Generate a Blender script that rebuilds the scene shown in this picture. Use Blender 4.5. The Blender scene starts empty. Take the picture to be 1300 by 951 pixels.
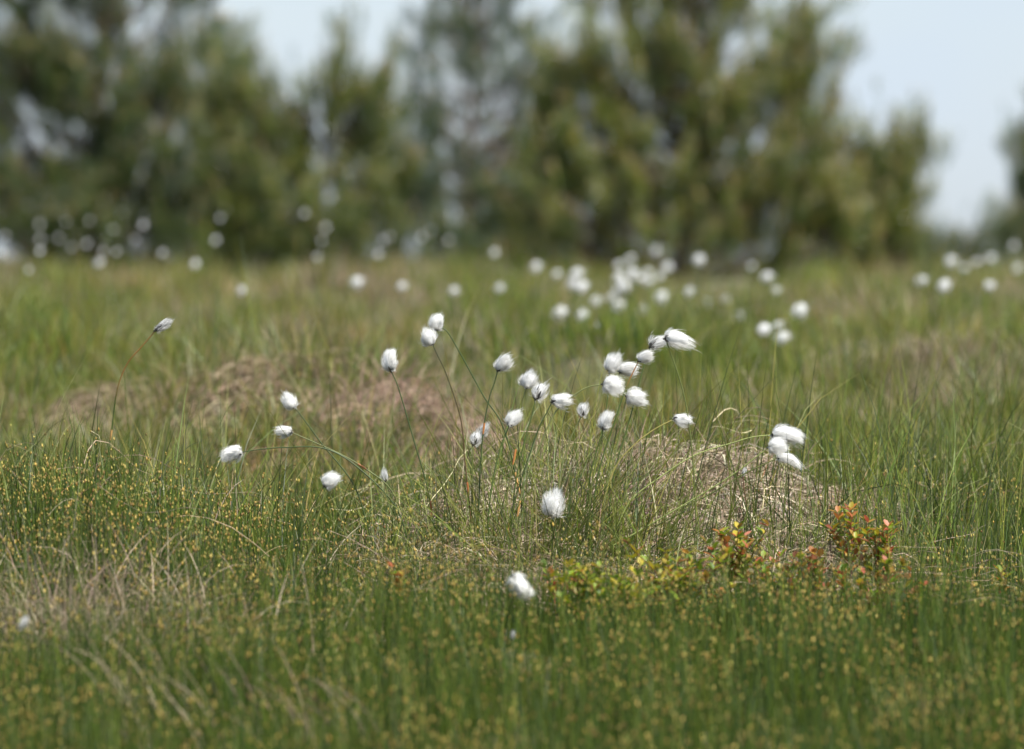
import bpy, math, random
import numpy as np
from mathutils import Vector, Matrix

R = math.radians
rng = np.random.default_rng(7)
random.seed(7)
scene = bpy.context.scene
COL = scene.collection

# ------------------------------------------------------------------ camera
H = 0.41                      # lens height over the bog
FPX = 1300 * 150 / 23.6       # focal length in photo pixels
PITCH = math.atan(175.5 / FPX)
cd = bpy.data.cameras.new('camera')
cam = bpy.data.objects.new('camera', cd)
COL.objects.link(cam)
cam.location = (0, 0, H)
cam.rotation_euler = (R(90) - PITCH, 0, 0)
cd.sensor_width = 23.6
cd.lens = 150
cd.clip_start = 0.1
cd.clip_end = 5000
cd.dof.use_dof = True
cd.dof.focus_distance = 9.05
cd.dof.aperture_fstop = 4.5
cd.dof.aperture_blades = 0
scene.camera = cam

# ------------------------------------------------------------------ light
SUN_EL, SUN_AZ = 55, 135       # azimuth measured from +Y (view) clockwise: sun comes from the right, slightly behind the lens
w = bpy.data.worlds.new('World'); scene.world = w; w.use_nodes = True
nt = w.node_tree; nt.nodes.clear()
out = nt.nodes.new('ShaderNodeOutputWorld')
bg = nt.nodes.new('ShaderNodeBackground'); bg.inputs['Strength'].default_value = 0.082
sky = nt.nodes.new('ShaderNodeTexSky'); sky.sky_type = 'NISHITA'; sky.sun_disc = False
sky.sun_elevation = R(SUN_EL); sky.sun_rotation = R(SUN_AZ)
sky.air_density = 1.0; sky.dust_density = 0.6; sky.ozone_density = 1.5
# thin veil of high cloud over the blue
tc = nt.nodes.new('ShaderNodeTexCoord')
mp = nt.nodes.new('ShaderNodeMapping'); mp.inputs['Scale'].default_value = (1, 1, 2.2); mp.inputs['Location'].default_value = (0.3, 0.1, 0.0)
nz = nt.nodes.new('ShaderNodeTexNoise'); nz.inputs['Scale'].default_value = 9; nz.inputs['Detail'].default_value = 4
cr = nt.nodes.new('ShaderNodeMapRange'); cr.inputs['From Min'].default_value = .35; cr.inputs['From Max'].default_value = .68
cr.inputs['To Min'].default_value = .62; cr.inputs['To Max'].default_value = .95
mx = nt.nodes.new('ShaderNodeMix'); mx.data_type = 'RGBA'
mx.inputs[7].default_value = (4.5, 5.3, 6.35, 1)
nt.links.new(tc.outputs['Generated'], mp.inputs['Vector']); nt.links.new(mp.outputs[0], nz.inputs['Vector'])
nt.links.new(nz.outputs['Fac'], cr.inputs['Value']); nt.links.new(cr.outputs[0], mx.inputs[0])
nt.links.new(sky.outputs[0], mx.inputs[6]); nt.links.new(mx.outputs[2], bg.inputs['Color'])
nt.links.new(bg.outputs[0], out.inputs[0])
sd = bpy.data.lights.new('sun', 'SUN'); sun = bpy.data.objects.new('sun', sd); COL.objects.link(sun)
sd.energy = 4.8; sd.angle = R(0.6); sd.color = (1, .965, .90)
az = R(SUN_AZ); el = R(SUN_EL)
sdir = Vector((math.sin(az) * math.cos(el), math.cos(az) * math.cos(el), math.sin(el)))
sun.rotation_euler = sdir.to_track_quat('Z', 'Y').to_euler()
scene.view_settings.view_transform = 'Standard'
scene.view_settings.look = 'None'
scene.view_settings.gamma = 1
scene.view_settings.exposure = 0.85
scene.cycles.max_bounces = 8
scene.cycles.use_denoising = True

# ------------------------------------------------------------------ helpers
def P(px, py, D):
    """a photo pixel and its distance in metres -> a point in the place"""
    cx = (px - 650) / FPX; cy = -(py - 475.5) / FPX
    c, s = math.cos(PITCH), math.sin(PITCH)
    y = c + cy * s; z = -s + cy * c
    k = D / y
    return Vector((cx * k, D, H + z * k))

def lin(*c):
    return tuple(((v / 255) / 12.92 if v / 255 <= .04045 else ((v / 255 + .055) / 1.055) ** 2.4) for v in c)

def nodes_of(name):
    m = bpy.data.materials.new(name); m.use_nodes = True
    n = m.node_tree; n.nodes.clear()
    return m, n, n.nodes.new('ShaderNodeOutputMaterial')

def mat_leaf(name, trans=.3, gloss=.08, rough=.45, noise=.25, scale=60):
    """blades, needles, fluff: colour from the mesh, part of the light passing through"""
    m, n, o = nodes_of(name)
    a = n.nodes.new('ShaderNodeAttribute'); a.attribute_name = 'Col'
    tc = n.nodes.new('ShaderNodeTexCoord'); tx = n.nodes.new('ShaderNodeTexNoise'); tx.inputs['Scale'].default_value = scale
    n.links.new(tc.outputs['Object'], tx.inputs['Vector'])
    mr = n.nodes.new('ShaderNodeMapRange'); mr.inputs['To Min'].default_value = 1 - noise; mr.inputs['To Max'].default_value = 1 + noise
    n.links.new(tx.outputs['Fac'], mr.inputs['Value'])
    mu = n.nodes.new('ShaderNodeVectorMath'); mu.operation = 'SCALE'
    n.links.new(a.outputs['Color'], mu.inputs[0]); n.links.new(mr.outputs[0], mu.inputs['Scale'])
    d = n.nodes.new('ShaderNodeBsdfDiffuse'); t = n.nodes.new('ShaderNodeBsdfTranslucent'); g = n.nodes.new('ShaderNodeBsdfGlossy')
    g.inputs['Roughness'].default_value = rough
    for q in (d, t): n.links.new(mu.outputs[0], q.inputs['Color'])
    x = n.nodes.new('ShaderNodeMixShader'); x.inputs[0].default_value = trans
    y = n.nodes.new('ShaderNodeMixShader'); y.inputs[0].default_value = gloss
    n.links.new(d.outputs[0], x.inputs[1]); n.links.new(t.outputs[0], x.inputs[2])
    n.links.new(x.outputs[0], y.inputs[1]); n.links.new(g.outputs[0], y.inputs[2]); n.links.new(y.outputs[0], o.inputs[0])
    return m

def mat_plain(name, c1, c2, scale=40, rough=.8):
    m, n, o = nodes_of(name)
    b = n.nodes.new('ShaderNodeBsdfPrincipled'); b.inputs['Roughness'].default_value = rough
    tc = n.nodes.new('ShaderNodeTexCoord'); tx = n.nodes.new('ShaderNodeTexNoise')
    tx.inputs['Scale'].default_value = scale; tx.inputs['Detail'].default_value = 6
    r = n.nodes.new('ShaderNodeValToRGB'); r.color_ramp.elements[0].color = (*c1, 1); r.color_ramp.elements[1].color = (*c2, 1)
    r.color_ramp.elements[0].position = .35; r.color_ramp.elements[1].position = .65
    n.links.new(tc.outputs['Object'], tx.inputs['Vector']); n.links.new(tx.outputs['Fac'], r.inputs[0])
    n.links.new(r.outputs[0], b.inputs['Base Color']); n.links.new(b.outputs[0], o.inputs[0])
    return m

M = dict(
    grass=mat_leaf('grass_blade', .28, .04, .5),
    straw=mat_leaf('dead_straw', .2, .02, .6),
    spike=mat_leaf('spikelet', .1, .03, .6),
    needle=mat_leaf('pine_needle', .3, .09, .35, scale=3),
    leaf=mat_leaf('bilberry_leaf', .4, .04, .5),
    fluff=mat_leaf('cotton_fluff', .45, 0.0, .6, noise=.05),
    stem=mat_leaf('sedge_stem', .05, .05, .45),
    soil=None,
    bark=mat_plain('pine_bark', (.06, .045, .035), (.16, .11, .075), 12),
)
M['soil'] = mat_plain('bog_ground', (.035, .032, .014), (.085, .08, .035), 2.2, .95)

def mesh_np(name, V, F, C, material, smooth=True):
    """V (n,3), F (m,k) constant face size, C (n,3) colour per vertex"""
    me = bpy.data.meshes.new(name)
    V = np.ascontiguousarray(V, dtype=np.float32); F = np.ascontiguousarray(F, dtype=np.int32)
    k = F.shape[1]
    me.vertices.add(len(V)); me.vertices.foreach_set('co', V.ravel())
    me.loops.add(F.size); me.loops.foreach_set('vertex_index', F.ravel())
    me.polygons.add(len(F))
    me.polygons.foreach_set('loop_start', np.arange(0, F.size, k, dtype=np.int32))
    if smooth: me.polygons.foreach_set('use_smooth', np.ones(len(F), dtype=bool))
    at = me.color_attributes.new('Col', 'FLOAT_COLOR', 'POINT')
    cc = np.ones((len(V), 4), dtype=np.float32); cc[:, :3] = C
    at.data.foreach_set('color', cc.ravel())
    me.update(calc_edges=True)
    me.materials.append(material)
    return me

def obj(name, me, parent=None, label=None, cat=None, group=None, kind=None):
    o = bpy.data.objects.new(name, me); COL.objects.link(o)
    if parent: o.parent = parent
    if label: o['label'] = label
    if cat: o['category'] = cat
    if group: o['group'] = group
    if kind: o['kind'] = kind
    return o

def join(parts):
    V, F, C, n = [], [], [], 0
    for v, f, c in parts:
        V.append(v); F.append(f + n); C.append(c); n += len(v)
    return np.concatenate(V), np.concatenate(F), np.concatenate(C)

# smooth pseudo noise in the plane
_ph = rng.uniform(0, 6.28, (4, 9)); _di = rng.uniform(0, 6.28, (4, 9))
def noise2(x, y, scale, ch=0):
    r = np.zeros_like(x, dtype=float)
    for i in range(9):
        k = 6.28 / scale * (0.5 + i * .22)
        r += np.sin(k * (x * np.cos(_di[ch, i]) + y * np.sin(_di[ch, i])) + _ph[ch, i]) / (1 + i * .25)
    return r / 2.2

# ------------------------------------------------------------------ terrain
PD = np.array([0, 5, 6.6, 7, 7.8, 8.6, 9, 11, 14, 18, 28, 45, 60, 120, 500, 3000])
PZ = np.array([-.34, -.29, -.22, -.180, -.120, -.120, -.095, -.03, .035, .062, .062, .05, .03, -.05, -1.5, -8])
MOUNDS = [  # x, y, rx, ry, height, power
    ((785 - 650) / FPX * 9.5, 9.5, .29, .50, .120, 2.6),      # the straw tussock in focus
    ((1000 - 650) / FPX * 9.6, 9.7, .16, .4, .035, 2.2),
    ((350 - 650) / FPX * 12.6, 12.6, .42, .70, .10, 2.0),     # blurred straw tussock behind
    ((490 - 650) / FPX * 11.6, 11.6, .26, .4, .075, 2.2),
    ((60 - 650) / FPX * 8.8, 8.75, .34, .5, .145, 2.4),       # hummock at the left edge
    ((300 - 650) / FPX * 7.3, 7.35, .45, .35, .02, 2.0),
    ((1250 - 650) / FPX * 9.8, 10.0, .35, .6, .05, 2.0),
    ((1130 - 650) / FPX * 14, 14.5, .45, .8, .07, 2.0),
    ((60 - 650) / FPX * 15, 15.2, .4, .7, .11, 2.0),
    ((1200 - 650) / FPX * 12.2, 12.2, .3, .4, .07, 2.2), ((980 - 650) / FPX * 17, 17, .35, .5, .08, 2.2), ((640 - 650) / FPX * 20, 20, .5, .7, .08, 2.0),
    ((330 - 650) / FPX * 21, 21, .6, .8, .09, 2.0), ((1240 - 650) / FPX * 22, 22, .6, .8, .08, 2.0),
]
def terrain(x, y):
    x = np.asarray(x, float); y = np.asarray(y, float)
    z = np.interp(y, PD, PZ)
    xw = x + .05 * noise2(x, y, .28, 2); yw = y + .09 * noise2(x, y, .4, 0)
    for mx_, my_, rx, ry, h, p in MOUNDS:
        x_, y_ = xw, yw
        d = ((x_ - mx_) / rx) ** 2 + ((y_ - my_) / ry) ** 2
        z = z + h * np.exp(-d ** (p / 2))
    far = np.clip((y - 9) / 6, 0, 1)
    near = np.exp(-((y - 8) / 2.2) ** 2)
    z = z + .010 * noise2(x, y, .30, 0) + near * .012 * noise2(x * .6, y * 1.3, .5, 3) + far * .085 * noise2(x, y * .7, .8, 1) + far * .03 * noise2(x, y, 4, 2)
    return z
def tz(x, y): return float(terrain(x, y))

ys = np.unique(np.concatenate([np.linspace(-30, 5, 18), np.linspace(5, 16, 260), np.linspace(16, 60, 200), np.geomspace(60, 2500, 40)]))
us = np.concatenate([-np.geomspace(1500, 1.3, 40), np.linspace(-1.25, 1.25, 150), np.geomspace(1.3, 1500, 40)])
X, Y = np.meshgrid(us, ys)
GZ = terrain(X, Y)
GV = np.stack([X, Y, GZ], -1).reshape(-1, 3)
nx = len(us); ii, jj = np.meshgrid(np.arange(len(ys) - 1), np.arange(nx - 1), indexing='ij')
a0 = (ii * nx + jj).ravel()
GF = np.stack([a0, a0 + 1, a0 + nx + 1, a0 + nx], 1)
obj('ground', mesh_np('ground', GV, GF, np.full((len(GV), 3), .1), M['soil']), kind='structure')

# ------------------------------------------------------------------ blades
def strip(path, side, wd, col):
    """path (N,S,3), side (N,3) unit, wd (N,S), col (N,S,3) -> ribbon mesh arrays"""
    N, S, _ = path.shape
    off = side[:, None, :] * wd[:, :, None] * .5
    V = np.stack([path - off, path + off], 2).reshape(-1, 3)
    C = np.repeat(col[:, :, None, :], 2, 2).reshape(-1, 3)
    b = (np.arange(N) * S * 2)[:, None] + (np.arange(S - 1) * 2)[None, :]
    b = b.ravel()
    return V, np.stack([b, b + 1, b + 3, b + 2], 1), C

def blades(x, y, h, azm, lean, curve, width, c0, c1, S=5, zoff=0., p=1.4):
    N = len(x); s = np.linspace(0, 1, S)[None, :]
    t = lean[:, None] + curve[:, None] * s ** p
    t = np.minimum(t, 2.6)
    ds = h[:, None] / (S - 1)
    tm = (t[:, 1:] + t[:, :-1]) / 2
    hx = np.concatenate([np.zeros((N, 1)), np.cumsum(np.sin(tm) * ds, 1)], 1)
    hz = np.concatenate([np.zeros((N, 1)), np.cumsum(np.cos(tm) * ds, 1)], 1)
    z0 = terrain(x, y) - .012 + zoff
    az2 = azm[:, None] + rng.normal(0, .12, N)[:, None] * s
    path = np.stack([x[:, None] + hx * np.cos(az2), y[:, None] + hx * np.sin(az2), z0[:, None] + hz], -1)
    rv = rng.normal(size=(N, 3)); rv[:, 2] *= .3
    tan = path[:, -1] - path[:, 0]
    side = np.cross(tan, rv); side /= np.linalg.norm(side, axis=1)[:, None] + 1e-9
    wd = width[:, None] * (1 - .93 * s ** 2.2)
    col = c0[:, None, :] * (1 - s[..., None]) + c1[:, None, :] * s[..., None]
    return strip(path, side, wd, col), path[:, -1], tan

def draped(x, y, L, azm, arch, width, c, S=7, curl=.6, lift=.0):
    """dead leaves that hug the surface they lie on"""
    N = len(x); s = np.linspace(0, 1, S)[None, :]
    aa = azm[:, None] + rng.normal(0, curl, N)[:, None] * s + rng.normal(0, .25, (N, 1)) * np.sin(s * 7)
    ds = L[:, None] / (S - 1)
    X_ = x[:, None] + np.cumsum(np.cos(aa) * ds, 1); Y_ = y[:, None] + np.cumsum(np.sin(aa) * ds, 1)
    Z_ = terrain(X_, Y_) + arch[:, None] * np.sin(np.pi * np.clip(s * rng.uniform(.7, 1.25, (N, 1)), 0, 1)) + lift + rng.uniform(0, .012, (N, 1))
    path = np.stack([X_, Y_, Z_], -1)
    rv = rng.normal(size=(N, 3)); tan = path[:, -1] - path[:, 0]
    side = np.cross(tan, rv); side /= np.linalg.norm(side, axis=1)[:, None] + 1e-9
    wd = width[:, None] * (1 - .8 * s ** 2)
    col = np.repeat(c[:, None, :], S, 1) * (1 + .12 * np.sin(s * 9 + rng.uniform(0, 6, (N, 1))))[..., None]
    return strip(path, side, wd, col)

def pal(cols, N, jit=.18, wts=None):
    c = np.array([lin(*q) for q in cols]); k = rng.choice(len(cols), N, p=wts)
    return np.clip(c[k] * (1 + rng.normal(0, jit, (N, 1))) * (1 + rng.normal(0, .05, (N, 3))), .004, .9)

def octa(pos, axis, ln, r, c):
    """small six-vertex spikelets"""
    N = len(pos); axis = axis / (np.linalg.norm(axis, axis=1)[:, None] + 1e-9)
    u = np.cross(axis, np.array([.31, .52, .79])); u /= np.linalg.norm(u, axis=1)[:, None]
    v = np.cross(axis, u)
    pts = [pos - axis * ln[:, None] * .5]
    mid = pos - axis * ln[:, None] * .08
    for a in range(4):
        pts.append(mid + (u * math.cos(a * math.pi / 2) + v * math.sin(a * math.pi / 2)) * r[:, None])
    pts.append(pos + axis * ln[:, None] * .5)
    V = np.stack(pts, 1).reshape(-1, 3)
    f = np.array([[0, 2, 1], [0, 3, 2], [0, 4, 3], [0, 1, 4], [5, 1, 2], [5, 2, 3], [5, 3, 4], [5, 4, 1]])
    F = (np.arange(N)[:, None, None] * 6 + f[None]).reshape(-1, 3)
    C = np.repeat(c[:, None, :], 6, 1).reshape(-1, 3)
    return V, F, C

def scatter(n, d0, d1, margin=1.22, power=1.0):
    """positions spread over the wedge of ground the lens (and a lens a step aside) can see"""
    D = (rng.uniform(0, 1, n) ** power) * (d1 - d0) + d0
    hw = 650 / FPX * D * margin + .12
    return rng.uniform(-1, 1, n) * hw, D

def keep(mask, *a): return [q[mask] for q in a]
U = lambda a, b, n: rng.uniform(a, b, n)

def on_mound(x, y, i, k=1.0):
    mx_, my_, rx, ry, h, p = MOUNDS[i]
    return np.exp(-(((x - mx_) / rx / k) ** 2 + ((y - my_) / ry / k) ** 2))

GREEN = [(52, 74, 10), (72, 94, 14), (94, 112, 24), (38, 60, 8), (118, 126, 40)]
OLIVE = [(100, 110, 30), (124, 118, 44), (82, 100, 26), (140, 126, 66), (72, 92, 22)]
STRAW = [(160, 144, 118), (134, 118, 96), (184, 168, 142), (114, 98, 82), (154, 132, 114)]
TIPS = [(156, 130, 62), (132, 106, 50), (176, 154, 84), (104, 82, 42), (140, 134, 70)]

# --- deergrass: dense fine stalks tipped with yellow-brown spikelets, foreground carpet
DEEP = [(40, 64, 8), (60, 82, 12), (80, 96, 20), (32, 52, 7), (100, 108, 36)]
def deergrass(n, d0, d1, mask, hh, name, label, tipw=1., greens=DEEP, S=4, w=(.0010, .0020), tipscale=1.):
    x, y = scatter(n, d0, d1)
    x, y = keep(mask(x, y) & (rng.uniform(size=len(x)) < np.clip(.85 + .6 * noise2(x, y, .16, 0), .2, 1)), x, y); N = len(x)
    h = hh * np.clip(rng.normal(1, .2, N), .4, 1.5) * np.clip(1 + .42 * noise2(x, y, .2, 3), .35, 1.6)
    c0 = pal(greens, N); c1 = pal(greens, N) * 1.1
    (V, F, C), tip, tan = blades(x, y, h, U(0, 6.28, N), np.abs(rng.normal(0, .16, N)), rng.normal(.12, .15, N), U(*w, N), c0, c1, S=S)
    obj('deergrass', mesh_np(name, V, F, C, M['grass']), label=label, cat='grass', kind='stuff')
    k = rng.uniform(size=N) < tipw * np.clip(.24 + .42 * noise2(x, y, .3, 1) + .65 * on_mound(x, y, 4, 1.5), .05, .9)
    tip, tan = tip[k], tan[k]; n2 = len(tip)
    V, F, C = octa(tip, tan, U(.003, .0078, n2) * tipscale, U(.0008, .0018, n2) * tipscale, pal(TIPS, n2, .25))
    obj('grass_spikelets', mesh_np(name + '_tips', V, F, C, M['spike']), label='yellow brown spikelets topping the ' + label.split(' ')[0] + ' deergrass', cat='grass', kind='stuff')

mA = lambda x, y: np.maximum(on_mound(x, y, 0, 1.0), on_mound(x, y, 1, 1.0))
hide = lambda x, y: np.exp(-(((x - .005) / .05) ** 2 + ((y - 7.75) / .28) ** 2))
bare_front = lambda x, y: np.exp(-(((x + .52) / .2) ** 2 + ((y - 7.9) / .28) ** 2))    # straw patch at lower left
deergrass(80000, 5.6, 8.55, lambda x, y: rng.uniform(size=len(x)) > .75 * bare_front(x, y) + .3 * hide(x, y), .10, 'near_deergrass',
          'foreground deergrass carpet of fine green stalks')
deergrass(60000, 8.3, 11.5, lambda x, y: (rng.uniform(size=len(x)) > 1.25 * mA(x, y) + .8 * np.exp(-(((x + .01) / .13) ** 2 + ((y - 8.7) / .25) ** 2)) + .6 * np.exp(-(((x - .36) / .1) ** 2 + ((y - 8.75) / .2) ** 2))) & (rng.uniform(size=len(x)) < .25 + .75 * ((x < -.05) | (x > .42))), .07, 'mid_deergrass',
          'midground deergrass around the straw tussock')

# --- green sedge blades
def sedge(n, d0, d1, dens, hh, wd, cols, name, label, S=5, lean=.22, curve=.5, wind=.15, tipc=None, wts=None):
    x, y = scatter(n, d0, d1)
    x, y = keep(rng.uniform(size=len(x)) < dens(x, y), x, y); N = len(x)
    h = hh * np.clip(rng.normal(1, .28, N), .3, 1.8)
    a = U(0, 6.28, N)
    c0 = pal(cols, N, wts=wts); c1 = c0 * .9 + .1 * pal(STRAW, N) if tipc is None else pal(tipc, N)
    a = np.arctan2(np.sin(a), np.cos(a) + wind * 2)
    (V, F, C), _, _ = blades(x, y, h, a, np.abs(rng.normal(0, lean, N)), np.abs(rng.normal(0, curve, N)), U(*wd, N), c0, c1, S=S)
    return V, F, C

parts = []
patch = lambda x, y, s, ch: np.clip(.5 + .6 * noise2(x, y, s, ch), .05, 1)
parts.append(sedge(9000, 8.4, 10.6, lambda x, y: (.25 + .75 * patch(x, y, .3, 2)) * (1 - .88 * mA(x, y)), .13, (.0010, .0022), GREEN + [(120, 128, 70)], '', ''))
# tall blades on the right of the tussock and round it
parts.append(sedge(9000, 8.9, 10.8, lambda x, y: np.exp(-((x - .52) / .19) ** 2) * .8 * (1 - .9 * mA(x, y)), .19, (.0012, .0024), GREEN, '', '', lean=.18, curve=.45))
parts.append(sedge(1300, 8.9, 10.3, lambda x, y: np.exp(-((x - .15) / .24) ** 2), .22, (.0010, .0020), GREEN + OLIVE[:2], '', '', lean=.3, curve=.5))
parts.append(sedge(2600, 9.0, 10.6, lambda x, y: np.exp(-((x + .45) / .25) ** 2), .17, (.0010, .0020), GREEN, '', '', lean=.3, curve=.5))
parts.append(sedge(2600, 9.0, 10.6, lambda x, y: .3 * (1 - .8 * mA(x, y)), .22, (.0010, .0020), OLIVE + [(150, 150, 96)], '', '', lean=.45, curve=.7))
# fan of blades from the heart of the tussock, and blades growing through both straw mounds
def fan(cx, cy, rx, ry, n, L, wd, cols, spread=.55):
    x = cx + rng.normal(0, rx, n); y = cy + rng.normal(0, ry, n)
    a = np.arctan2(y - cy, x - cx) + rng.normal(0, .8, n)
    c0 = pal(cols, n)
    return blades(x, y, U(*L, n), a, np.abs(rng.normal(spread * .6, spread * .5, n)), np.abs(rng.normal(.5, .5, n)), U(*wd, n), c0, c0 * .85 + .15 * pal(STRAW, n), S=7)[0]
parts.append(fan(.03, 9.0, .06, .10, 560, (.10, .27), (.0010, .0021), GREEN + OLIVE[:3] + [(150, 140, 90)]))
parts.append(fan(.17, 9.0, .05, .1, 260, (.10, .24), (.0010, .0021), GREEN + OLIVE[:3] + [(150, 140, 90)], .7))
parts.append(fan(-.10, 9.1, .05, .12, 200, (.06, .2), (.0010, .0021), GREEN + OLIVE[:3] + STRAW[:1]))
for i_ in range(10):
    parts.append(fan(rng.uniform(-.1, .42), rng.uniform(8.9, 9.9), .02, .02, 70, (.06, .20), (.0009, .0019), GREEN + OLIVE[:2], .6))
for i_ in range(16):
    parts.append(fan(rng.uniform(-.85, -.1), rng.uniform(11.2, 13.2), .035, .05, 90, (.06, .20), (.0014, .0028), GREEN + OLIVE, .5))
for i_ in range(70):
    D_ = rng.uniform(10.4, 17); parts.append(fan(rng.uniform(-1, 1) * D_ * .085, D_, .03, .04, 120, (.08, .22), (.0014, .0028), GREEN + OLIVE, .5))
V, F, C = join(parts)
obj('sedge_grass', mesh_np('sedge_grass', V, F, C, M['grass']), label='green sedge blades growing over and around the straw tussock', cat='grass', kind='stuff')

# --- midground and far grass
def midcols(x, y, N):
    g = pal(OLIVE, N); s = pal(STRAW, N) * .85; gr = pal(GREEN, N) * 1.1
    k = noise2(x, y * .5, 1.3, 3)[:, None]; k2 = noise2(x, y * .5, 1.0, 0)[:, None]; k3 = noise2(x, y * .5, 1.5, 2)[:, None]
    c = np.where(rng.uniform(size=(N, 1)) < np.clip(.32 + .35 * k, .05, .85), s, g)
    c = np.where(rng.uniform(size=(N, 1)) < np.clip(.8 * k3 - .25, 0, .7), pal([(142, 112, 70), (128, 100, 60), (158, 128, 84)], N), c)
    return np.where(rng.uniform(size=(N, 1)) < np.clip(.10 + .75 * k2, 0, .95), gr, c)
parts = []
for n, d0, d1, hh, wd, S in ((100000, 10.4, 14, .058, (.0013, .0028), 5), (125000, 13.8, 20, .062, (.002, .004), 4), (110000, 19.5, 30, .075, (.003, .006), 4), (85000, 29, 52, .11, (.005, .010), 4)):
    x, y = scatter(n, d0, d1); N = len(x)
    h = hh * np.clip(rng.normal(1, .35, N), .25, 2.0) * np.clip(1 + .55 * noise2(x, y * .6, .7, 2), .3, 2)
    h = h * (1 - .75 * np.exp(-((x / y * FPX - 270) / 90) ** 2) * np.clip((y - 22) / 8, 0, 1))
    m = np.maximum(on_mound(x, y, 2), on_mound(x, y, 3)); kk = rng.uniform(size=N) > .93 * m
    x, y, h = keep(kk, x, y, h); N = len(x)
    c = midcols(x, y, N)
    (V, F, C), _, _ = blades(x, y, h, U(0, 6.28, N), np.abs(rng.normal(0, .3, N)), np.abs(rng.normal(.2, .4, N)), U(*wd, N), c, c * 1.05, S=S)
    parts.append((V, F, C))
x, y = scatter(1000, 10.4, 18); N = len(x)          # tall thin blades rising over the rest
(V, F, C), _, _ = blades(x, y, U(.18, .34, N), U(0, 6.28, N), np.abs(rng.normal(0, .25, N)), np.abs(rng.normal(.1, .3, N)), U(.0012, .0028, N), pal(GREEN, N), pal(OLIVE, N), S=5)
parts.append((V, F, C))
V, F, C = join(parts)
obj('moorland_grass', mesh_np('moorland_grass', V, F, C, M['grass']), label='olive and straw coloured moorland grass stretching back to the pines', cat='grass', kind='stuff')

# --- dead straw
def mound_straw(i, n, c, L=(.06, .16), w=(.0010, .0020), arch=.022, k=.85):
    mx_, my_, rx, ry, h, p = MOUNDS[i]
    r = np.sqrt(U(0, 1, n)) * k * 1.1; a = U(0, 6.28, n)
    x = mx_ + r * rx * np.cos(a); y = my_ + r * ry * np.sin(a)
    out_ = np.arctan2((y - my_) / ry, (x - mx_) / rx)
    az_ = out_ + rng.normal(0, .7, n)
    x, y, az_ = keep(rng.uniform(size=n) < np.clip(.8 + .7 * noise2(x, y, .17, 1), .12, 1), x, y, az_); n = len(x)
    return draped(x, y, U(*L, n), az_, U(0, arch, n), U(*w, n), pal(c, n))
def upright(i, n, c):
    mx_, my_, rx, ry, h, p = MOUNDS[i]
    x = mx_ + rng.normal(0, .5, n) * rx; y = my_ + rng.normal(0, .5, n) * ry
    x, y = keep(rng.uniform(size=n) < np.clip(.5 + .8 * noise2(x, y, .2, 2), .05, 1), x, y); n = len(x)
    return blades(x, y, U(.05, .15, n), rng.normal(-1.2, 1.0, n), np.abs(rng.normal(.2, .3, n)), np.abs(rng.normal(.9, .8, n)), U(.0016, .003, n), pal(c, n), pal(c, n), S=7)[0]
tA = obj('straw_tussock', mesh_np('straw_tussock', *join([mound_straw(0, 10500, STRAW + [(128, 116, 104), (176, 160, 150)]), mound_straw(0, 3500, STRAW + [(190, 172, 156)], (.09, .2), (.0013, .0024), .03), mound_straw(0, 1500, [(190, 176, 150), (210, 196, 168)], arch=.04), mound_straw(1, 3500, STRAW), upright(0, 1300, STRAW)]), M['straw']),
         label='sharp mound of pinkish grey dead straw under the white cotton heads', cat='tussock', group='mounds of dead straw')
WARM = [(156, 138, 110), (126, 110, 88), (172, 152, 126), (142, 120, 102), (108, 92, 72)]
obj('straw_tussock', mesh_np('straw_tussock_behind', *join([mound_straw(2, 7500, WARM, (.1, .25), (.0018, .0034), .05), upright(2, 2600, WARM)]), M['straw']),
    label='blurred brown straw mound behind on the left, below the single grey bud', cat='tussock', group='mounds of dead straw')
obj('straw_tussock', mesh_np('straw_tussock_low', *join([mound_straw(3, 4000, [(166, 142, 122), (152, 128, 112), (138, 116, 98)], (.1, .22), (.0018, .0032), .04), upright(3, 1500, [(176, 150, 130), (152, 128, 112)])]), M['straw']),
    label='lower pinkish straw mound just behind the left stems', cat='tussock', group='mounds of dead straw')
# loose straw over the carpet
parts = []
n = 1500; x = rng.normal(-.02, .09, n); y = rng.normal(8.75, .18, n)
parts.append(draped(x, y, U(.06, .16, n), rng.normal(-1.2, .9, n), U(0, .04, n), U(.0009, .0018, n), pal(STRAW, n), lift=.03))
n = 900; x = rng.normal(.36, .09, n); y = rng.normal(8.8, .15, n)
parts.append(draped(x, y, U(.06, .16, n), rng.normal(-1.2, .9, n), U(0, .04, n), U(.0009, .0018, n), pal(STRAW, n), lift=.03))
n = 260; x, y = scatter(n, 8.1, 10.8)
parts.append(draped(x, y, U(.06, .2, n), rng.normal(0, .9, n), U(-.02, .03, n), U(.0007, .0016, n), pal(STRAW, n), lift=.07, curl=1.0))
n = 1500; x = rng.normal(-.52, .13, n); y = rng.normal(7.95, .2, n)
(V, F, C), _, _ = blades(x, y, U(.08, .16, n), U(0, 6.28, n), np.abs(rng.normal(.2, .35, n)), np.abs(rng.normal(.9, .7, n)), U(.0012, .0024, n), pal(STRAW, n) * .8, pal(STRAW, n), S=7)
parts.append((V, F, C))
n = 60; x = U(-.43, -.13, n); y = rng.normal(7.1, .06, n)   # arching straws at the bottom edge
(V, F, C), _, _ = blades(x, y, U(.11, .18, n), math.pi + rng.normal(0, .6, n), U(.1, .5, n), U(.3, 1.3, n), U(.002, .003, n), pal(STRAW, n) * .9, pal(STRAW, n), S=7)
parts.append((V, F, C))
n = 1300; x, y = scatter(n, 8.6, 10.6)
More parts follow.
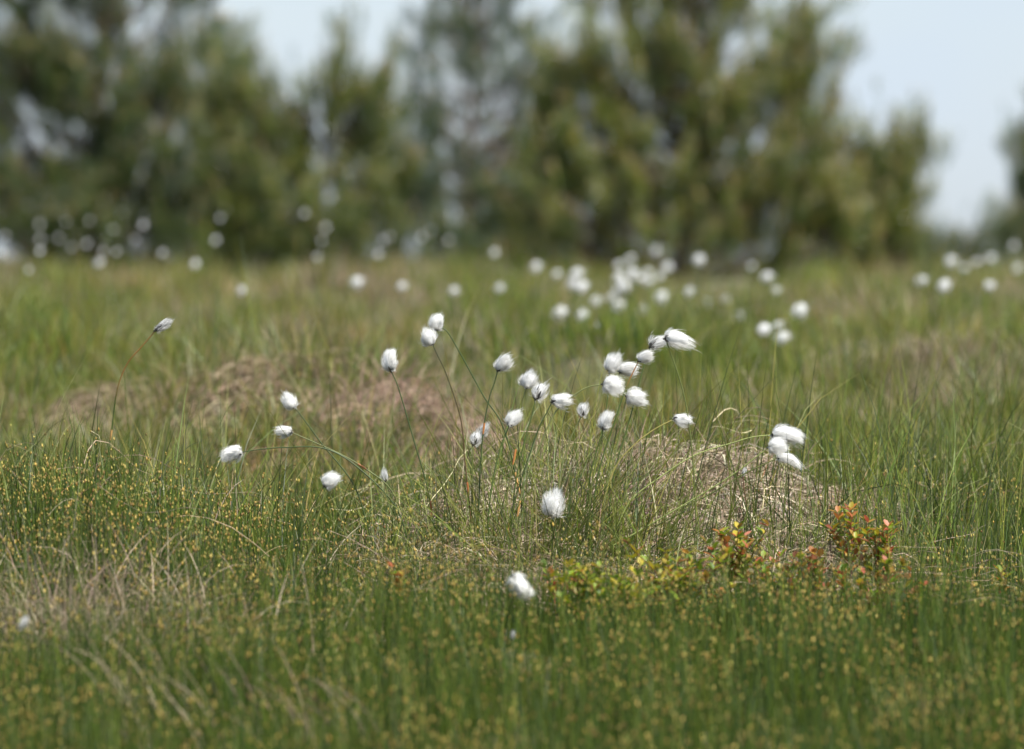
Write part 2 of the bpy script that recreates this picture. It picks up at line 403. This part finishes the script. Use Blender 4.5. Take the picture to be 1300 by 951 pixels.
(V, F, C), _, _ = blades(x, y, U(.06, .15, n), U(0, 6.28, n), np.abs(rng.normal(.3, .4, n)), np.abs(rng.normal(.6, .7, n)), U(.001, .002, n), pal(STRAW + [(190, 120, 50)], n), pal(STRAW, n), S=7)
parts.append((V, F, C))
obj('dead_straw', mesh_np('dead_straw', *join(parts), M['straw']), label='loose dead straws bent and lying over the green carpet', cat='straw', kind='stuff')

# ------------------------------------------------------------------ cotton grass
def tube(pts, rad, col, sides=6):
    pts = [Vector(p) for p in pts]; n = len(pts); V = []; C = []
    for i, p in enumerate(pts):
        t = (pts[min(i + 1, n - 1)] - pts[max(i - 1, 0)]).normalized()
        u = t.cross(Vector((.3, 1, .2))).normalized(); v = t.cross(u)
        for k in range(sides):
            a = 2 * math.pi * k / sides
            V.append(p + (u * math.cos(a) + v * math.sin(a)) * rad[i]); C.append(col[i])
    F = [[i * sides + k, i * sides + (k + 1) % sides, (i + 1) * sides + (k + 1) % sides, (i + 1) * sides + k] for i in range(n - 1) for k in range(sides)]
    return np.array([tuple(v) for v in V]), np.array(F), np.array(C, dtype=float)

def smooth_path(pts, m=6):
    pts = [Vector(p) for p in pts]; q = [pts[0] * 2 - pts[1]] + pts + [pts[-1] * 2 - pts[-2]]; res = []
    for i in range(1, len(q) - 2):
        a, b, c, d = q[i - 1], q[i], q[i + 1], q[i + 2]
        for k in range(m):
            t = k / m
            res.append(.5 * ((2 * b) + (c - a) * t + (2 * a - 5 * b + 4 * c - d) * t * t + (3 * b - a - 3 * c + d) * t ** 3))
    res.append(pts[-1]); return res

def fluff_mesh(seed, L, W, sweep=0., ragged=.12, n=1500, grey=0., w=.00042):
    """silky hairs rooted at the base, bundled into locks; +Z axis, sweep bends the tips to +X"""
    g = np.random.default_rng(seed)
    nl = 46
    def surf(u, v):   # u 0..1 base->tip
        th = u * math.pi * .93
        zz = .5 * L * (1 - np.cos(th)); rr = .5 * W * np.sin(th) ** .66 * (1 + .06 * np.cos(th))
        return np.stack([rr * np.cos(v), rr * np.sin(v), zz], -1)
    lu = np.sqrt(g.uniform(.03, 1, nl)); lv = g.uniform(0, 6.28, nl); ls = 1 + g.normal(0, ragged, nl)
    lb = g.normal(0, .12, (nl, 3)) * W
    k = g.integers(0, nl, n)
    u = np.clip(lu[k] + g.normal(0, .10, n), .05, 1); v = lv[k] + g.normal(0, .22, n) / (.3 + np.sin(u * 3))
    cen = np.array([0, 0, .42 * L])
    tip = surf(u, v); tip = cen + (tip - cen) * (ls[k] + g.normal(0, .06, n))[:, None]
    tip += lb[k] * .8; fly = g.uniform(size=n) < .07; tip[fly] = cen + (tip[fly] - cen) * g.uniform(1.1, 1.4, (int(fly.sum()), 1))
    root = np.stack([g.normal(0, .0012, n), g.normal(0, .0012, n), g.uniform(0, .003, n)], -1)
    ctl = root * .35 + tip * .65; rad = tip - np.array([0, 0, 1]) * tip[:, 2:3]
    ctl[:, :2] += rad[:, :2] * .42; ctl[:, 2] -= .10 * L
    S = 6; s = np.linspace(0, 1, S)[None, :, None]
    path = root[:, None] * (1 - s) ** 2 + 2 * ctl[:, None] * s * (1 - s) + tip[:, None] * s ** 2
    path[:, :, 0] += sweep * (path[:, :, 2] / L).clip(0, 1.5) ** 2 * s[..., 0]
    path[:, :, :] += g.normal(0, .0004, path.shape) * s
    tan = path[:, -1] - path[:, 1]
    # ribbons lie along the surface so that they catch light like silk
    nrm = path[:, 3] - cen; side = np.cross(tan, nrm + g.normal(0, .004, nrm.shape)); side /= np.linalg.norm(side, axis=1)[:, None] + 1e-9
    wd = np.full((n, S), w) * np.linspace(1.5, .35, S)[None]
    base = np.clip(g.normal(.88, .03, n), .7, .93)[:, None] * np.array([1, .99, .965])
    gk = (g.uniform(size=n) < grey)[:, None]; base = np.where(gk, base * g.uniform(.25, .6, (n, 1)), base)
    col = np.repeat(base[:, None], S, 1)
    V, F, C = strip(path, side, wd, col)
    # inner body of packed hair
    nu, nv = 12, 16
    uu, vv = np.meshgrid(np.linspace(.02, .98, nu), np.linspace(0, 6.2832, nv, endpoint=False), indexing='ij')
    B = surf(uu.ravel(), vv.ravel()); B = cen + (B - cen) * ((.84 if grey else .90) + .04 * np.sin(vv.ravel() * 5 + seed) * np.sin(uu.ravel() * 7))[:, None]
    B[:, 0] += sweep * (B[:, 2] / L).clip(0, 1.5) ** 2 * .7
    a = [[i * nv + j, i * nv + (j + 1) % nv, (i + 1) * nv + (j + 1) % nv, (i + 1) * nv + j] for i in range(nu - 1) for j in range(nv)]
    bc = np.full((len(B), 3), .86 - .4 * grey)
    return mesh_np('seed_head', *join([(V, F, C), (B, np.array(a), bc)]), M['fluff'])

def bract_mesh(seed, L, W, n=9, up=.45, dark=1.):
    """dark papery scales clasping the foot of the head"""
    g = np.random.default_rng(seed); parts = []
    for i in range(n):
        a = i * 2.4 + g.normal(0, .2); ln = L * up * g.uniform(.55, 1.1); S = 5
        s = np.linspace(0, 1, S)
        th = s * ln / L * math.pi * .9
        rr = np.maximum(.52 * W * np.sin(th) ** .8 * .9, .0012) * g.uniform(.82, 1.02); zz = .5 * L * (1 - np.cos(th)) - .0012
        path = np.stack([rr * math.cos(a), rr * math.sin(a), zz], -1)[None]
        side = np.array([[-math.sin(a), math.cos(a), 0]])
        wd = (.0042 * np.sin(np.clip(s * 2.6 + .5, 0, 3.05)))[None] * g.uniform(.7, 1.2)
        c = np.array(lin(*random.choice([(62, 60, 58), (84, 80, 74), (44, 42, 42), (110, 104, 96)]))) * dark
        parts.append(strip(path, side, wd, np.repeat(c[None, None], S, 1)))
    b = tube([(0, 0, -.004), (0, 0, -.001), (0, 0, .002)], [.0009, .0018, .0026], [lin(56, 54, 44)] * 3)
    parts.append(b)
    return mesh_np('bract', *join(parts), M['stem'])

KIND = {}
def make_kind(k, seeds, L, W, sweep, ragged, grey, up, n=2800):
    KIND[k] = [(fluff_mesh(s, L, W, sweep, ragged, n, grey), bract_mesh(s + 50, L, W, up=up, n=11 if grey else 8)) for s in seeds]
make_kind('round', (1, 2, 3), .027, .026, .003, .14, 0, .22)
make_kind('egg', (4, 5, 6), .028, .021, .005, .17, .02, .34)
make_kind('blown', (7, 8, 9), .034, .022, .012, .26, .0, .26, 1700)
make_kind('grey', (10, 11, 12), .027, .018, .003, .24, .22, .75, 1100)
make_kind('bud', (13, 14), .022, .0095, .001, .10, .35, 1.0, 600)
make_kind('far', (20, 21, 22, 23, 24), .029, .025, .005, .22, 0, .25, 420)

STEMC = [lin(74, 92, 40), lin(92, 100, 48), lin(60, 76, 36), lin(112, 118, 70)]
def cotton(px, D, head, kind, tip, label, size=1., sheath=None, stemcol=None, group='cotton grass stems in and around the straw tussock', dd=0., red=0., fade=None):
    """px: photo points of the stem from head foot downwards; head/tip: foot and tip direction of the head in the picture"""
    pts = [P(px[0][0], px[0][1], D)]
    for i, (a, b) in enumerate(px[1:]):
        pts.append(P(a, b, D + dd * (i + 1) / len(px)))
    # run on down into the turf
    d = (pts[-1] - pts[-2]).normalized() if len(pts) > 1 else Vector((random.uniform(-.15, .15), random.uniform(-.1, .1), -1)).normalized()
    d = (d + Vector((0, 0, -.6))).normalized()
    q = pts[-1].copy()
    for _ in range(200):
        if q.z < tz(q.x, q.y) - .01: break
        q = q + d * .012
        d = (d + Vector((0, 0, -.05))).normalized()
    if (q - pts[-1]).length > .02: pts.append((pts[-1] + q) / 2 + Vector((d.x * -.004, 0, 0))); pts.append(q)
    else: pts.append(pts[-1] + Vector((0, 0, -.03)))
    base = pts[-1].copy()
    root = obj('cotton_grass', None, label=label, cat='cotton grass', group=group, kind='thing')
    root.location = base
    path = [p - base for p in smooth_path(pts)]
    n = len(path); c0 = Vector(stemcol or random.choice(STEMC)); c1 = Vector(lin(104, 52, 26))
    c2 = Vector(STEMC[0])
    if fade: colr = [tuple(c0.lerp(c2, min(1, max(0, (i / (n - 1) - fade) * 6)))) for i in range(n)]
    else: colr = [tuple(c0.lerp(c1, red * (i / (n - 1)))) for i in range(n)]
    rad = [.0007 + .0005 * i / (n - 1) for i in range(n)]
    V = tube(path, rad, colr)
    obj('stem', mesh_np('stem', *V, M['stem']), root)
    if sheath:
        k0 = int(sheath * (n - 1)); k1 = min(n - 1, k0 + 2)
        seg = path[k0:k1 + 1]; m = len(seg)
        if m > 2:
            oc = lin(*random.choice([(176, 116, 62), (160, 96, 52), (186, 142, 84)]))
            V = tube(seg, [.0010 + .0007 * math.sin(math.pi * (.15 + .85 * i / (m - 1))) for i in range(m)], [oc] * m)
            obj('sheath', mesh_np('sheath', *V, M['stem']), root)
    fm, bm = random.choice(KIND[kind])
    z = Vector((tip[0], tip[2] if len(tip) > 2 else random.uniform(-.25, .25), -tip[1])).normalized()
    x = Vector((1, 0, -.15)); x = (x - z * x.dot(z))
    if x.length < .2: x = Vector((0, .3, -1)) - z * Vector((0, .3, -1)).dot(z)
    x.normalize(); y = z.cross(x)
    Mx = Matrix((x, y, z)).transposed().to_4x4()
    sz = size * .95 * (1.12 if kind == 'blown' else 1)
    h = obj('seed_head', fm, root); h.matrix_local = Matrix.Translation(path[0]) @ Mx @ Matrix.Scale(sz, 4)
    b = obj('bract', bm, h)
    return root

c = cotton
D0 = 9.05
c([(198, 419), (180, 440), (162, 461), (150, 490), (145, 519), (141, 552), (134, 600)], 9.35, 0, 'bud', (.75, -.5), 'single grey unopened bud on an orange stem at the far left', 1.2, .62, lin(150, 104, 52), dd=.05, fade=.3)
c([(374, 517), (390, 538), (409, 564), (450, 617)], 9.1, 0, 'round', (-.6, -.5), 'ragged white head with a dark foot, leaning up above two smaller left heads', .76)
c([(370, 549), (400, 562), (433, 577), (465, 596), (497, 623)], 9.1, 0, 'egg', (-.9, -.25), 'small white head facing left right below the ragged one', .72, .45)
c([(306, 574), (335, 570), (364, 568), (410, 569), (450, 590), (500, 640)], 9.0, 0, 'egg', (-1, 0.05), 'white head at the left end of a long nearly level stem', .95)
c([(412, 617), (425, 640), (436, 668)], 8.72, 0, 'round', (.7, -.7), 'round soft white head low on the left in short green grass', .85)
c([(489, 611), (492, 630), (497, 655)], 9.15, 0, 'grey', (-.15, -1), 'small grey half open head low among the grass left of the straw tussock', .6)
c([(553, 419), (566, 419), (585, 450), (614, 503), (640, 545)], 9.1, 0, 'round', (.05, -1), 'upper white head of the tall touching pair', .82, .8)
c([(549, 437), (556, 452), (567, 476), (585, 532), (590, 585), (596, 640)], 9.0, 0, 'round', (-.5, -.75), 'lower white head of the tall touching pair on a dark bowed stem', .8, .66, lin(58, 68, 36), red=.7)
c([(496, 470), (503, 485), (509, 503), (526, 561), (544, 625)], 9.1, 0, 'egg', (-.25, -1), 'upright pale head with a dark foot standing alone left of the tall pair', .98, .72)
c([(632, 470), (627, 488), (621, 506), (614, 544), (610, 590), (608, 640)], 9.0, 0, 'egg', (.5, -.85), 'white head with dark foot beside the grey one, on a straight olive stem', .85, .42)
c([(668, 492), (664, 510), (662, 532), (655, 570), (643, 635)], 9.0, 0, 'round', (.2, -.9), 'flattened white head with a dark foot just above a grey fluffy one', .82, .5, red=.4)
c([(680, 506), (676, 525), (668, 552), (655, 610)], 9.08, 0, 'grey', (.35, -.8), 'greyish fluffy head between the flattened head and the one blown right', .95)
c([(701, 510), (693, 526), (684, 544), (668, 590), (648, 655)], 9.0, 0, 'egg', (.95, -.25), 'white head blown level to the right with a dark foot on its left', .88, .7)
c([(647, 540), (640, 556), (634, 573), (624, 620)], 8.95, 0, 'egg', (.4, -.85), 'white and grey head on a pale green stem over the centre grass', .8)
c([(601, 564), (600, 590), (599, 640)], 9.0, 0, 'grey', (.3, -.85), 'small dark grey head beside an orange sheath low in the centre', .72)
c([(611, 553), (612, 580), (614, 640)], 9.25, 0, 'grey', (.3, -.85), 'tiny shaggy grey head half hidden behind the small dark grey one', .72)
c([(738, 528), (732, 541), (725, 556), (712, 600)], 9.0, 0, 'grey', (.15, -1), 'small narrow grey white head alone between the centre and right clusters', .7)
c([(774, 471), (772, 500), (765, 545), (750, 600)], 9.1, 0, 'round', (.25, -.9), 'upper left white head with a dark foot in the three headed cluster', .85)
c([(786, 471), (787, 500), (782, 550), (770, 610)], 9.12, 0, 'egg', (1, -.35), 'smooth white head tucked right beside the upper one of the cluster', .86)
c([(766, 488), (748, 491), (733, 499), (706, 522), (686, 565), (663, 625)], 9.0, 0, 'round', (1, .05), 'large round white head in front of the cluster on a strongly arched stem', 1.02, .75)
c([(796, 503), (792, 520), (785, 560), (770, 620)], 9.0, 0, 'round', (1, .15), 'round white head right below the large one of the cluster', .9)
c([(766, 545), (762, 565), (752, 610)], 8.98, 0, 'egg', (.15, -1), 'upright head with a dark foot hanging below the large round one', .88)
c([(811, 458), (803, 474), (795, 492), (782, 530), (760, 600)], 9.0, 0, 'egg', (.75, -.6), 'narrow pale bud shaped head lowest of the diagonal trio', .72, None, lin(150, 104, 52), fade=.2)
c([(826, 440), (816, 470), (800, 530), (780, 600)], 9.05, 0, 'grey', (.8, -.5), 'shaggy grey head in the middle of the diagonal trio', .95)
c([(845, 430), (852, 450), (862, 479), (872, 520), (880, 590)], 9.0, 0, 'blown', (1, -.12), 'big white head streaming right at the top of the diagonal trio', .9)
c([(856, 532), (840, 540), (825, 549), (805, 565), (782, 592), (765, 640)], 9.0, 0, 'egg', (1, .0), 'small oval white head alone at the end of an arched straw coloured stem', .78, None, lin(150, 140, 78))
c([(981, 552), (955, 555), (931, 562), (882, 578), (835, 608), (799, 638)], 9.0, 0, 'blown', (.9, -.12), 'topmost white head streaming right in the right hand cluster', 1.0, None, lin(142, 150, 88))
c([(976, 568), (955, 584), (934, 600), (895, 625), (817, 671), (760, 705)], 8.95, 0, 'round', (1, -.2), 'middle white head with a grey foot in the right hand cluster', .92, None, lin(132, 142, 80))
c([(988, 581), (965, 592), (948, 600), (900, 628), (860, 650)], 9.05, 0, 'blown', (1, -.02), 'lowest white head with a wispy tip in the right hand cluster', .66)
c([(943, 604), (946, 630), (952, 668)], 9.1, 0, 'bud', (.3, -.9), 'tiny brownish bud below and left of the right hand cluster', .55, None, lin(96, 70, 48))
c([(702, 655), (706, 680), (712, 715)], 8.85, 0, 'round', (-.1, -1), 'large fluffy white head low against the front of the straw tussock', 1.12)
c([(651, 731), (646, 745), (640, 775)], 8.0, 0, 'egg', (.45, .9), 'drooping white head lowest of all, sunk in the grass before the tussock', 1.1)
c([(650, 811), (651, 830)], 7.55, 0, 'bud', (0.2, -1), 'tiny pale speck of a head peeping from the blurred foreground carpet', .42)
c([(24, 800), (18, 830), (12, 870)], 7.4, 0, 'bud', (.5, -.9), 'blurred grey bud at the lower left edge among bent straws', .8)

# heads far behind, out of focus
FAR = {
    'before the left pines': ('out of focus white heads before the left pines',
        [(50, 282), (86, 278), (116, 277), (142, 287), (50, 302), (50, 317), (75, 300), (90, 311), (112, 307), (131, 316), (125, 332), (148, 317), (6, 296), (2, 320), (183, 284),
         (207, 318), (281, 274), (274, 303), (250, 334), (172, 300), (38, 340)]),
    'behind the left straw mound': ('faint heads behind the left straw mound', [(309, 368), (402, 323), (416, 287), (412, 303), (385, 268)]),
    'between the pines': ('blurred heads between left and right pines',
        [(487, 302), (482, 320), (534, 298), (550, 289), (571, 301), (627, 320), (497, 296)]),
    'in the central grass': ('faint blurred heads in the central grass', [(454, 359), (509, 361), (575, 367), (635, 365)]),
    'before the big pine': ('blurred heads drifting before the big pine',
        [(680, 339), (708, 346), (728, 347), (736, 364), (729, 361), (753, 381), (710, 401), (785, 335), (798, 328), (832, 318), (846, 338), (825, 345), (810, 352), (799, 348), (822, 357),
         (786, 356), (784, 371), (785, 390), (841, 380), (816, 398), (875, 371), (896, 385), (885, 330), (752, 424), (738, 402), (776, 378), (792, 366), (838, 350), (757, 415)]),
    'in the descending row': ('blurred heads in the descending row', [(922, 379), (955, 336), (970, 352), (983, 367), (940, 405), (964, 418), (986, 413), (991, 430)]),
    'by the right edge': ('blurred heads by the right edge bushes',
        [(1167, 356), (1199, 365), (1205, 332), (1240, 330), (1257, 326), (1287, 310), (1252, 361), (1291, 340), (1222, 338)]),
}
ORD = ('first second third fourth fifth sixth seventh eighth ninth tenth eleventh twelfth thirteenth fourteenth fifteenth sixteenth seventeenth '
       'eighteenth nineteenth twentieth twenty-first twenty-second twenty-third twenty-fourth twenty-fifth twenty-sixth twenty-seventh twenty-eighth twenty-ninth thirtieth').split()
for key, (lab, pts) in FAR.items():
    for i, (a, b) in enumerate(sorted(pts)):
        if b < 312: D = random.uniform(24, 30)
        elif b < 345: D = random.uniform(20, 25)
        else: D = 20 - (b - 345) * .06 + random.uniform(-.8, .8)
        sz_ = random.uniform(.5, .95) if a < 640 and b < 345 else random.uniform(.8, 1.4)
        cotton([(a - random.uniform(0, 4), b + 6)], D, 0, 'far', (random.uniform(-.1, .9), -1, 0), ORD[i] + ' from the left of the ' + lab, sz_, group='out of focus cotton grass ' + key)
cotton([(1013, 405), (1012, 430)], 16.0, 0, 'far', (.15, -1, 0), 'brightest and tallest of the out of focus heads, right of the descending row', 1.45, group='out of focus cotton grass in the descending row')

# ------------------------------------------------------------------ bilberry shrubs
LEAFR = [(174, 88, 62), (180, 116, 56), (166, 106, 50), (192, 124, 98), (160, 124, 50)]
LEAFG = [(122, 142, 30), (150, 152, 36), (98, 126, 30), (172, 154, 44)]
def bilberry(px, py, D, hpx, spread, n, redness, label):
    b = P(px, py, D); b.z = tz(b.x, b.y)
    hgt = max(.05, P(px, py - hpx, D).z - b.z)
    root = obj('bilberry_shrub', None, label=label, cat='shrub', group='bilberry shrubs in the front turf'); root.location = b
    tubes, leaves = [], []
    for i in range(n):
        a = random.uniform(0, 6.28); r = random.uniform(.1, 1.25) * spread
        h = hgt * random.uniform(.62, 1.08)
        tip = Vector((math.cos(a) * r, math.sin(a) * r * .7, h))
        mid = Vector((tip.x * .3, tip.y * .3, h * .55)) + Vector((random.uniform(-.006, .006),) * 3)
        pts = smooth_path([Vector((tip.x * .1, tip.y * .1, -.01)), mid, tip], 5)
        tubes.append(tube(pts, [.0011 - .0006 * k / len(pts) for k in range(len(pts))], [lin(120, 74, 44)] * len(pts), 5))
        for k, p in enumerate(pts):
            f = k / (len(pts) - 1)
            if p.z < hgt * .3: continue
            for _ in range(random.choice((2, 3, 3, 4)) if f < 1 else 4):
                la = random.uniform(0, 6.28); up = random.uniform(.1, 1.3)
                d = Vector((math.cos(la), math.sin(la), up)).normalized(); sdv = d.cross(Vector((0, 0, 1))).normalized(); nn = sdv.cross(d)
                ln = random.uniform(.010, .017); wd_ = ln * random.uniform(.42, .6)
                cc = np.array(lin(*random.choice(LEAFR if random.random() < redness * (.1 + .85 * f) else LEAFG))) * random.uniform(.75, 1.15)
                V = [p, p + d * ln * .35 + sdv * wd_ * .5 + nn * .001, p + d * ln * .75 + sdv * wd_ * .4 + nn * .001, p + d * ln, p + d * ln * .75 - sdv * wd_ * .4 + nn * .001, p + d * ln * .35 - sdv * wd_ * .5 + nn * .001]
                leaves.append((np.array([tuple(q) for q in V]), np.array([[0, 1, 2, 3], [0, 3, 4, 5]]), np.repeat(cc[None], 6, 0)))
    obj('stem', mesh_np('bilberry_stem', *join(tubes), M['stem']), root)
    obj('foliage', mesh_np('bilberry_foliage', *join(leaves), M['leaf'], False), root)
bilberry(1078, 740, 8.8, 105, .030, 8, .6, 'tallest bilberry shrub with red tipped leaves right of the straw tussock')
bilberry(1122, 745, 8.75, 84, .04, 12, .5, 'low bilberry shrub just right of the tallest one, green with pink tips')
bilberry(935, 745, 8.6, 72, .06, 20, .45, 'broad bilberry shrub with orange and red leaves below the tussock')
bilberry(1037, 765, 8.5, 54, .03, 6, .95, 'small bright red bilberry sprig between the two taller shrubs')
bilberry(862, 780, 8.3, 82, .06, 24, .3, 'yellow green bilberry shrub with red shoots left of the broad one')
bilberry(775, 800, 8.1, 72, .09, 34, .08, 'low yellow green bilberry shrub in the blurred front, leftmost of the row')
bilberry(1140, 790, 8.3, 80, .04, 8, .6, 'pinkish bilberry shrub at the lower right in the front carpet')
bilberry(1274, 760, 8.6, 44, .018, 3, .35, 'single bilberry sprig with a yellow leaf near the right edge')
bilberry(712, 775, 8.4, 46, .02, 3, .6, 'tiny reddish bilberry sprig beside the lowest cotton head')
bilberry(515, 780, 8.1, 56, .02, 3, .8, 'tiny red bilberry sprig left of the lowest cotton head')

bilberry(985, 775, 8.45, 60, .06, 12, .4, 'loose bilberry patch of green and orange leaves between broad shrub and red sprig')
bilberry(1085, 785, 8.35, 60, .05, 9, .5, 'low loose bilberry patch in front of the tallest shrub')
# ------------------------------------------------------------------ pines
def pine(name, label, D, trunks, lobes, dens, cols, depth=.75, candle=.3, group='pines behind the moor', ntr=1, nlen=.055, nw=.0045):
    """trunks: photo points up the stem; lobes: (px, py, rx, ry) masses of the crown at distance D"""
    k = D / FPX
    b = P(*trunks[0], D); b.z = tz(b.x, b.y)
    root = obj(name, None, label=label, cat='tree', group=group); root.location = b
    tp = [Vector((0, 0, -.05))] + [P(px, py, D) - b for px, py in trunks[1:]]
    sp = smooth_path(tp, 5); hh = max(p.z for p in sp)
    obj('trunk', mesh_np('trunk', *tube(sp, [max(.012, .05 * (1 - p.z / hh * .85)) * (hh / 2.5) ** .5 for p in sp], [(.1, .1, .1)] * len(sp), 8), M['bark']), root)
    limbs, SP, SD, SC = [], [], [], []
    cp = np.array([lin(*q) for q in cols])
    for (px, py, rx, ry) in lobes:
        cen = P(px, py, D) - b; rx *= k; ry *= k; ry_d = rx * depth
        cen.y += random.uniform(-.35, .35) * rx
        vol = rx * ry_d * ry
        nb = max(12, int(34 * rx * ry / .12 * 2.0) + 12)
        for _ in range(nb):
            v = Vector(np.random.default_rng(random.randint(0, 1 << 30)).normal(size=3)).normalized() * random.uniform(.35, 1.0) ** .5
            c_ = cen + Vector((v.x * rx, v.y * ry_d, v.z * ry)) + Vector((random.gauss(0, .06), random.gauss(0, .06), random.gauss(0, .08)))
            if noise2(np.array([c_.x + b.x * 3 + c_.y * .7]), np.array([c_.z + c_.y * .5]), .34, 1)[0] < -.30 and c_.z > .25: continue
            if c_.z < .05: c_.z = random.uniform(.05, .2)
            # limb from the trunk
            tpt = min(sp, key=lambda q: (q - c_).length + max(0, q.z - c_.z + .15 + .5 * Vector((q.x - c_.x, q.y - c_.y)).length) * 3)
            mid = (tpt + c_) / 2 + Vector((0, 0, -.10 * (tpt - c_).length))
            lp = smooth_path([tpt, mid, c_], 4)
            if random.random() < .45: limbs.append(tube(lp, [.009 * (1 - .75 * i / (len(lp) - 1)) for i in range(len(lp))], [(.1, .1, .1)] * len(lp), 4))
            lead = random.random() < .3; ns = int(dens * 1.0 * (.95 if c_.z < 1.1 else .78) * random.uniform(.3, 1.7)); rb = random.uniform(.035, .075)
            g = rng.normal(size=(ns, 3)) * rb * .5
            ax = np.array([c_.x - tpt.x, (c_.y - tpt.y), .28 + abs(c_.x - tpt.x) * .5]) + rng.normal(0, .08, 3); ax /= np.linalg.norm(ax)
            if lead: ax = np.array([0, 0, 1.]) + rng.normal(0, .1, 3); g *= np.array([.55, .55, 1]); g = g + ax * rng.uniform(-.5, 1.6, (ns, 1)) * rb
            g = g + ax * (rng.normal(size=(ns, 1)) * rb * 1.25)
            pos = g + np.array(c_)
            up = g / rb * .25 + np.array([c_.x - tpt.x, c_.y - tpt.y, 0]) * .25 + np.array([0, 0, .85])
            SP.append(pos); SD.append(up)
            SC.append(cp[rng.integers(0, len(cp), ns)] * rng.uniform(.8, 1.2) * rng.uniform(.8, 1.25, (ns, 1)))
    SP = np.concatenate(SP); SD = np.concatenate(SD); SC = np.concatenate(SC)
    SD /= np.linalg.norm(SD, axis=1)[:, None]; ns = len(SP)
    NN = 26
    t = rng.uniform(-.5, .5, (ns, NN, 1)); L = .13
    roots = SP[:, None] + SD[:, None] * t * L
    dirs = SD[:, None] * .75 + rng.normal(size=(ns, NN, 3)) * .42
    dirs /= np.linalg.norm(dirs, axis=2)[..., None]
    side = np.cross(dirs, rng.normal(size=(ns, NN, 3))); side /= np.linalg.norm(side, axis=2)[..., None] + 1e-9
    ln = rng.uniform(.7, 1.2, (ns, NN, 1)) * nlen
    V = np.stack([roots - side * nw / 2, roots + side * nw / 2, roots + dirs * ln], 2).reshape(-1, 3)
    F = np.arange(len(V)).reshape(-1, 3)
    C = np.repeat(SC, NN * 3, 0)
    # young candles and bare twigs at shoot tips
    kk = rng.uniform(size=ns) < candle; cpz = SP[kk] + SD[kk] * L * .75; m = int(kk.sum())
    V2, F2, C2 = octa(cpz, SD[kk] * .4 + np.array([0, 0, 1.]), U(.05, .10, m), U(.004, .007, m), pal([(158, 128, 74), (140, 118, 66), (140, 140, 70), (160, 146, 90)], m))
    obj('branches', mesh_np('branches', *join(limbs), M['bark']), root)
    obj('crown', mesh_np('crown', V, F, C, M['needle'], False), root)
    obj('shoots', mesh_np('shoots', V2, F2, C2, M['needle']), root)
    return root

DARK = [(62, 84, 30), (78, 98, 36), (50, 72, 32), (100, 108, 42)]
LITE = [(112, 124, 40), (130, 134, 46), (92, 110, 40), (150, 142, 62), (74, 94, 40)]
BLUE = [(62, 86, 48), (74, 94, 52), (54, 76, 44)]
pine('pine_tree', 'broad dense dark pine filling the left edge and running out of the top', 44, [(120, 345), (125, 200), (135, 0), (140, -200)],
     [(-10, 60, 60, 90), (-30, 130, 40, 60), (40, 250, 90, 70), (130, 270, 110, 55), (120, 110, 110, 80), (220, 200, 95, 75), (250, 90, 70, 70), (60, 70, 60, 50), (150, -30, 130, 70), (110, -150, 90, 80), (260, 290, 80, 40), (-40, 200, 60, 120)], 16, DARK)
pine('pine_tree', 'dark pine left of the middle with two pointed tops', 42, [(400, 345), (405, 250), (425, 140), (440, 50)],
     [(400, 280, 110, 50), (430, 170, 70, 70), (330, 210, 65, 90), (440, 90, 32, 50), (475, 120, 26, 60), (300, 130, 40, 70), (310, 290, 70, 40), (470, 240, 55, 60)], 16, DARK + LITE[:2])
pine('pine_tree', 'thin bluish pine between the two dark masses with sky showing through it', 54, [(590, 345), (595, 200), (610, 40), (620, -80)],
     [(560, 60, 45, 60), (640, 60, 60, 55), (610, 180, 50, 50), (540, 150, 30, 50), (560, 250, 60, 40), (520, 200, 30, 60), (650, 250, 50, 60), (690, 130, 40, 80), (600, -40, 90, 50), (600, 300, 90, 30)], 11, BLUE + DARK[:1])
pine('pine_tree', 'biggest sunlit pine right of the middle with warm young shoots', 40, [(860, 380), (862, 260), (872, 100), (880, -120)],
     [(760, 280, 100, 60), (880, 290, 120, 60), (990, 280, 90, 60), (740, 160, 60, 80), (850, 160, 95, 90), (960, 170, 80, 80), (800, 40, 75, 60), (900, 40, 85, 60), (1010, 60, 50, 60), (1040, 90, 22, 60), (880, -80, 130, 70), (860, -200, 90, 70), (700, 220, 40, 60), (690, 300, 60, 40), (1040, 310, 60, 35), (1000, 200, 50, 60)],
     17, LITE + DARK[:2], candle=.5)
pine('pine_tree', 'low bushy pine at the right foot of the big one with upright tips', 40.5, [(1110, 370), (1115, 300), (1130, 230)],
     [(1090, 270, 65, 50), (1150, 240, 38, 40), (1133, 205, 12, 32), (1168, 225, 20, 38), (1120, 320, 60, 25), (1060, 230, 30, 40), (1080, 250, 40, 45), (1055, 190, 22, 35), (1110, 215, 16, 35)], 15, LITE + DARK[:2], candle=.4)
pine('pine_tree', 'dark pine cut by the right edge of the picture', 48, [(1310, 350), (1312, 230), (1315, 100)],
     [(1320, 210, 45, 50), (1310, 280, 60, 40), (1345, 260, 60, 70), (1335, 150, 20, 40)], 15, DARK)
pine('pine_tree', 'pale distant pine glimpsed between the left ones', 66, [(200, 340), (205, 150), (210, -60)],
     [(200, 250, 140, 60), (60, 260, 100, 60), (340, 300, 90, 30)], 6, BLUE, ntr=1)
pine('pine_tree', 'pale distant pine behind the thin bluish one', 70, [(500, 335), (505, 230), (510, 120)],
     [(500, 290, 110, 35), (520, 210, 40, 50), (700, 290, 110, 35), (620, 305, 100, 25)], 7, BLUE)
pine('pine_shrub', 'low distant pine scrub on the skyline right of the big pine', 80, [(1230, 330), (1232, 315), (1234, 295)],
     [(1200, 312, 60, 14), (1260, 305, 40, 18), (1150, 315, 60, 15)], 9, BLUE + DARK[:2])
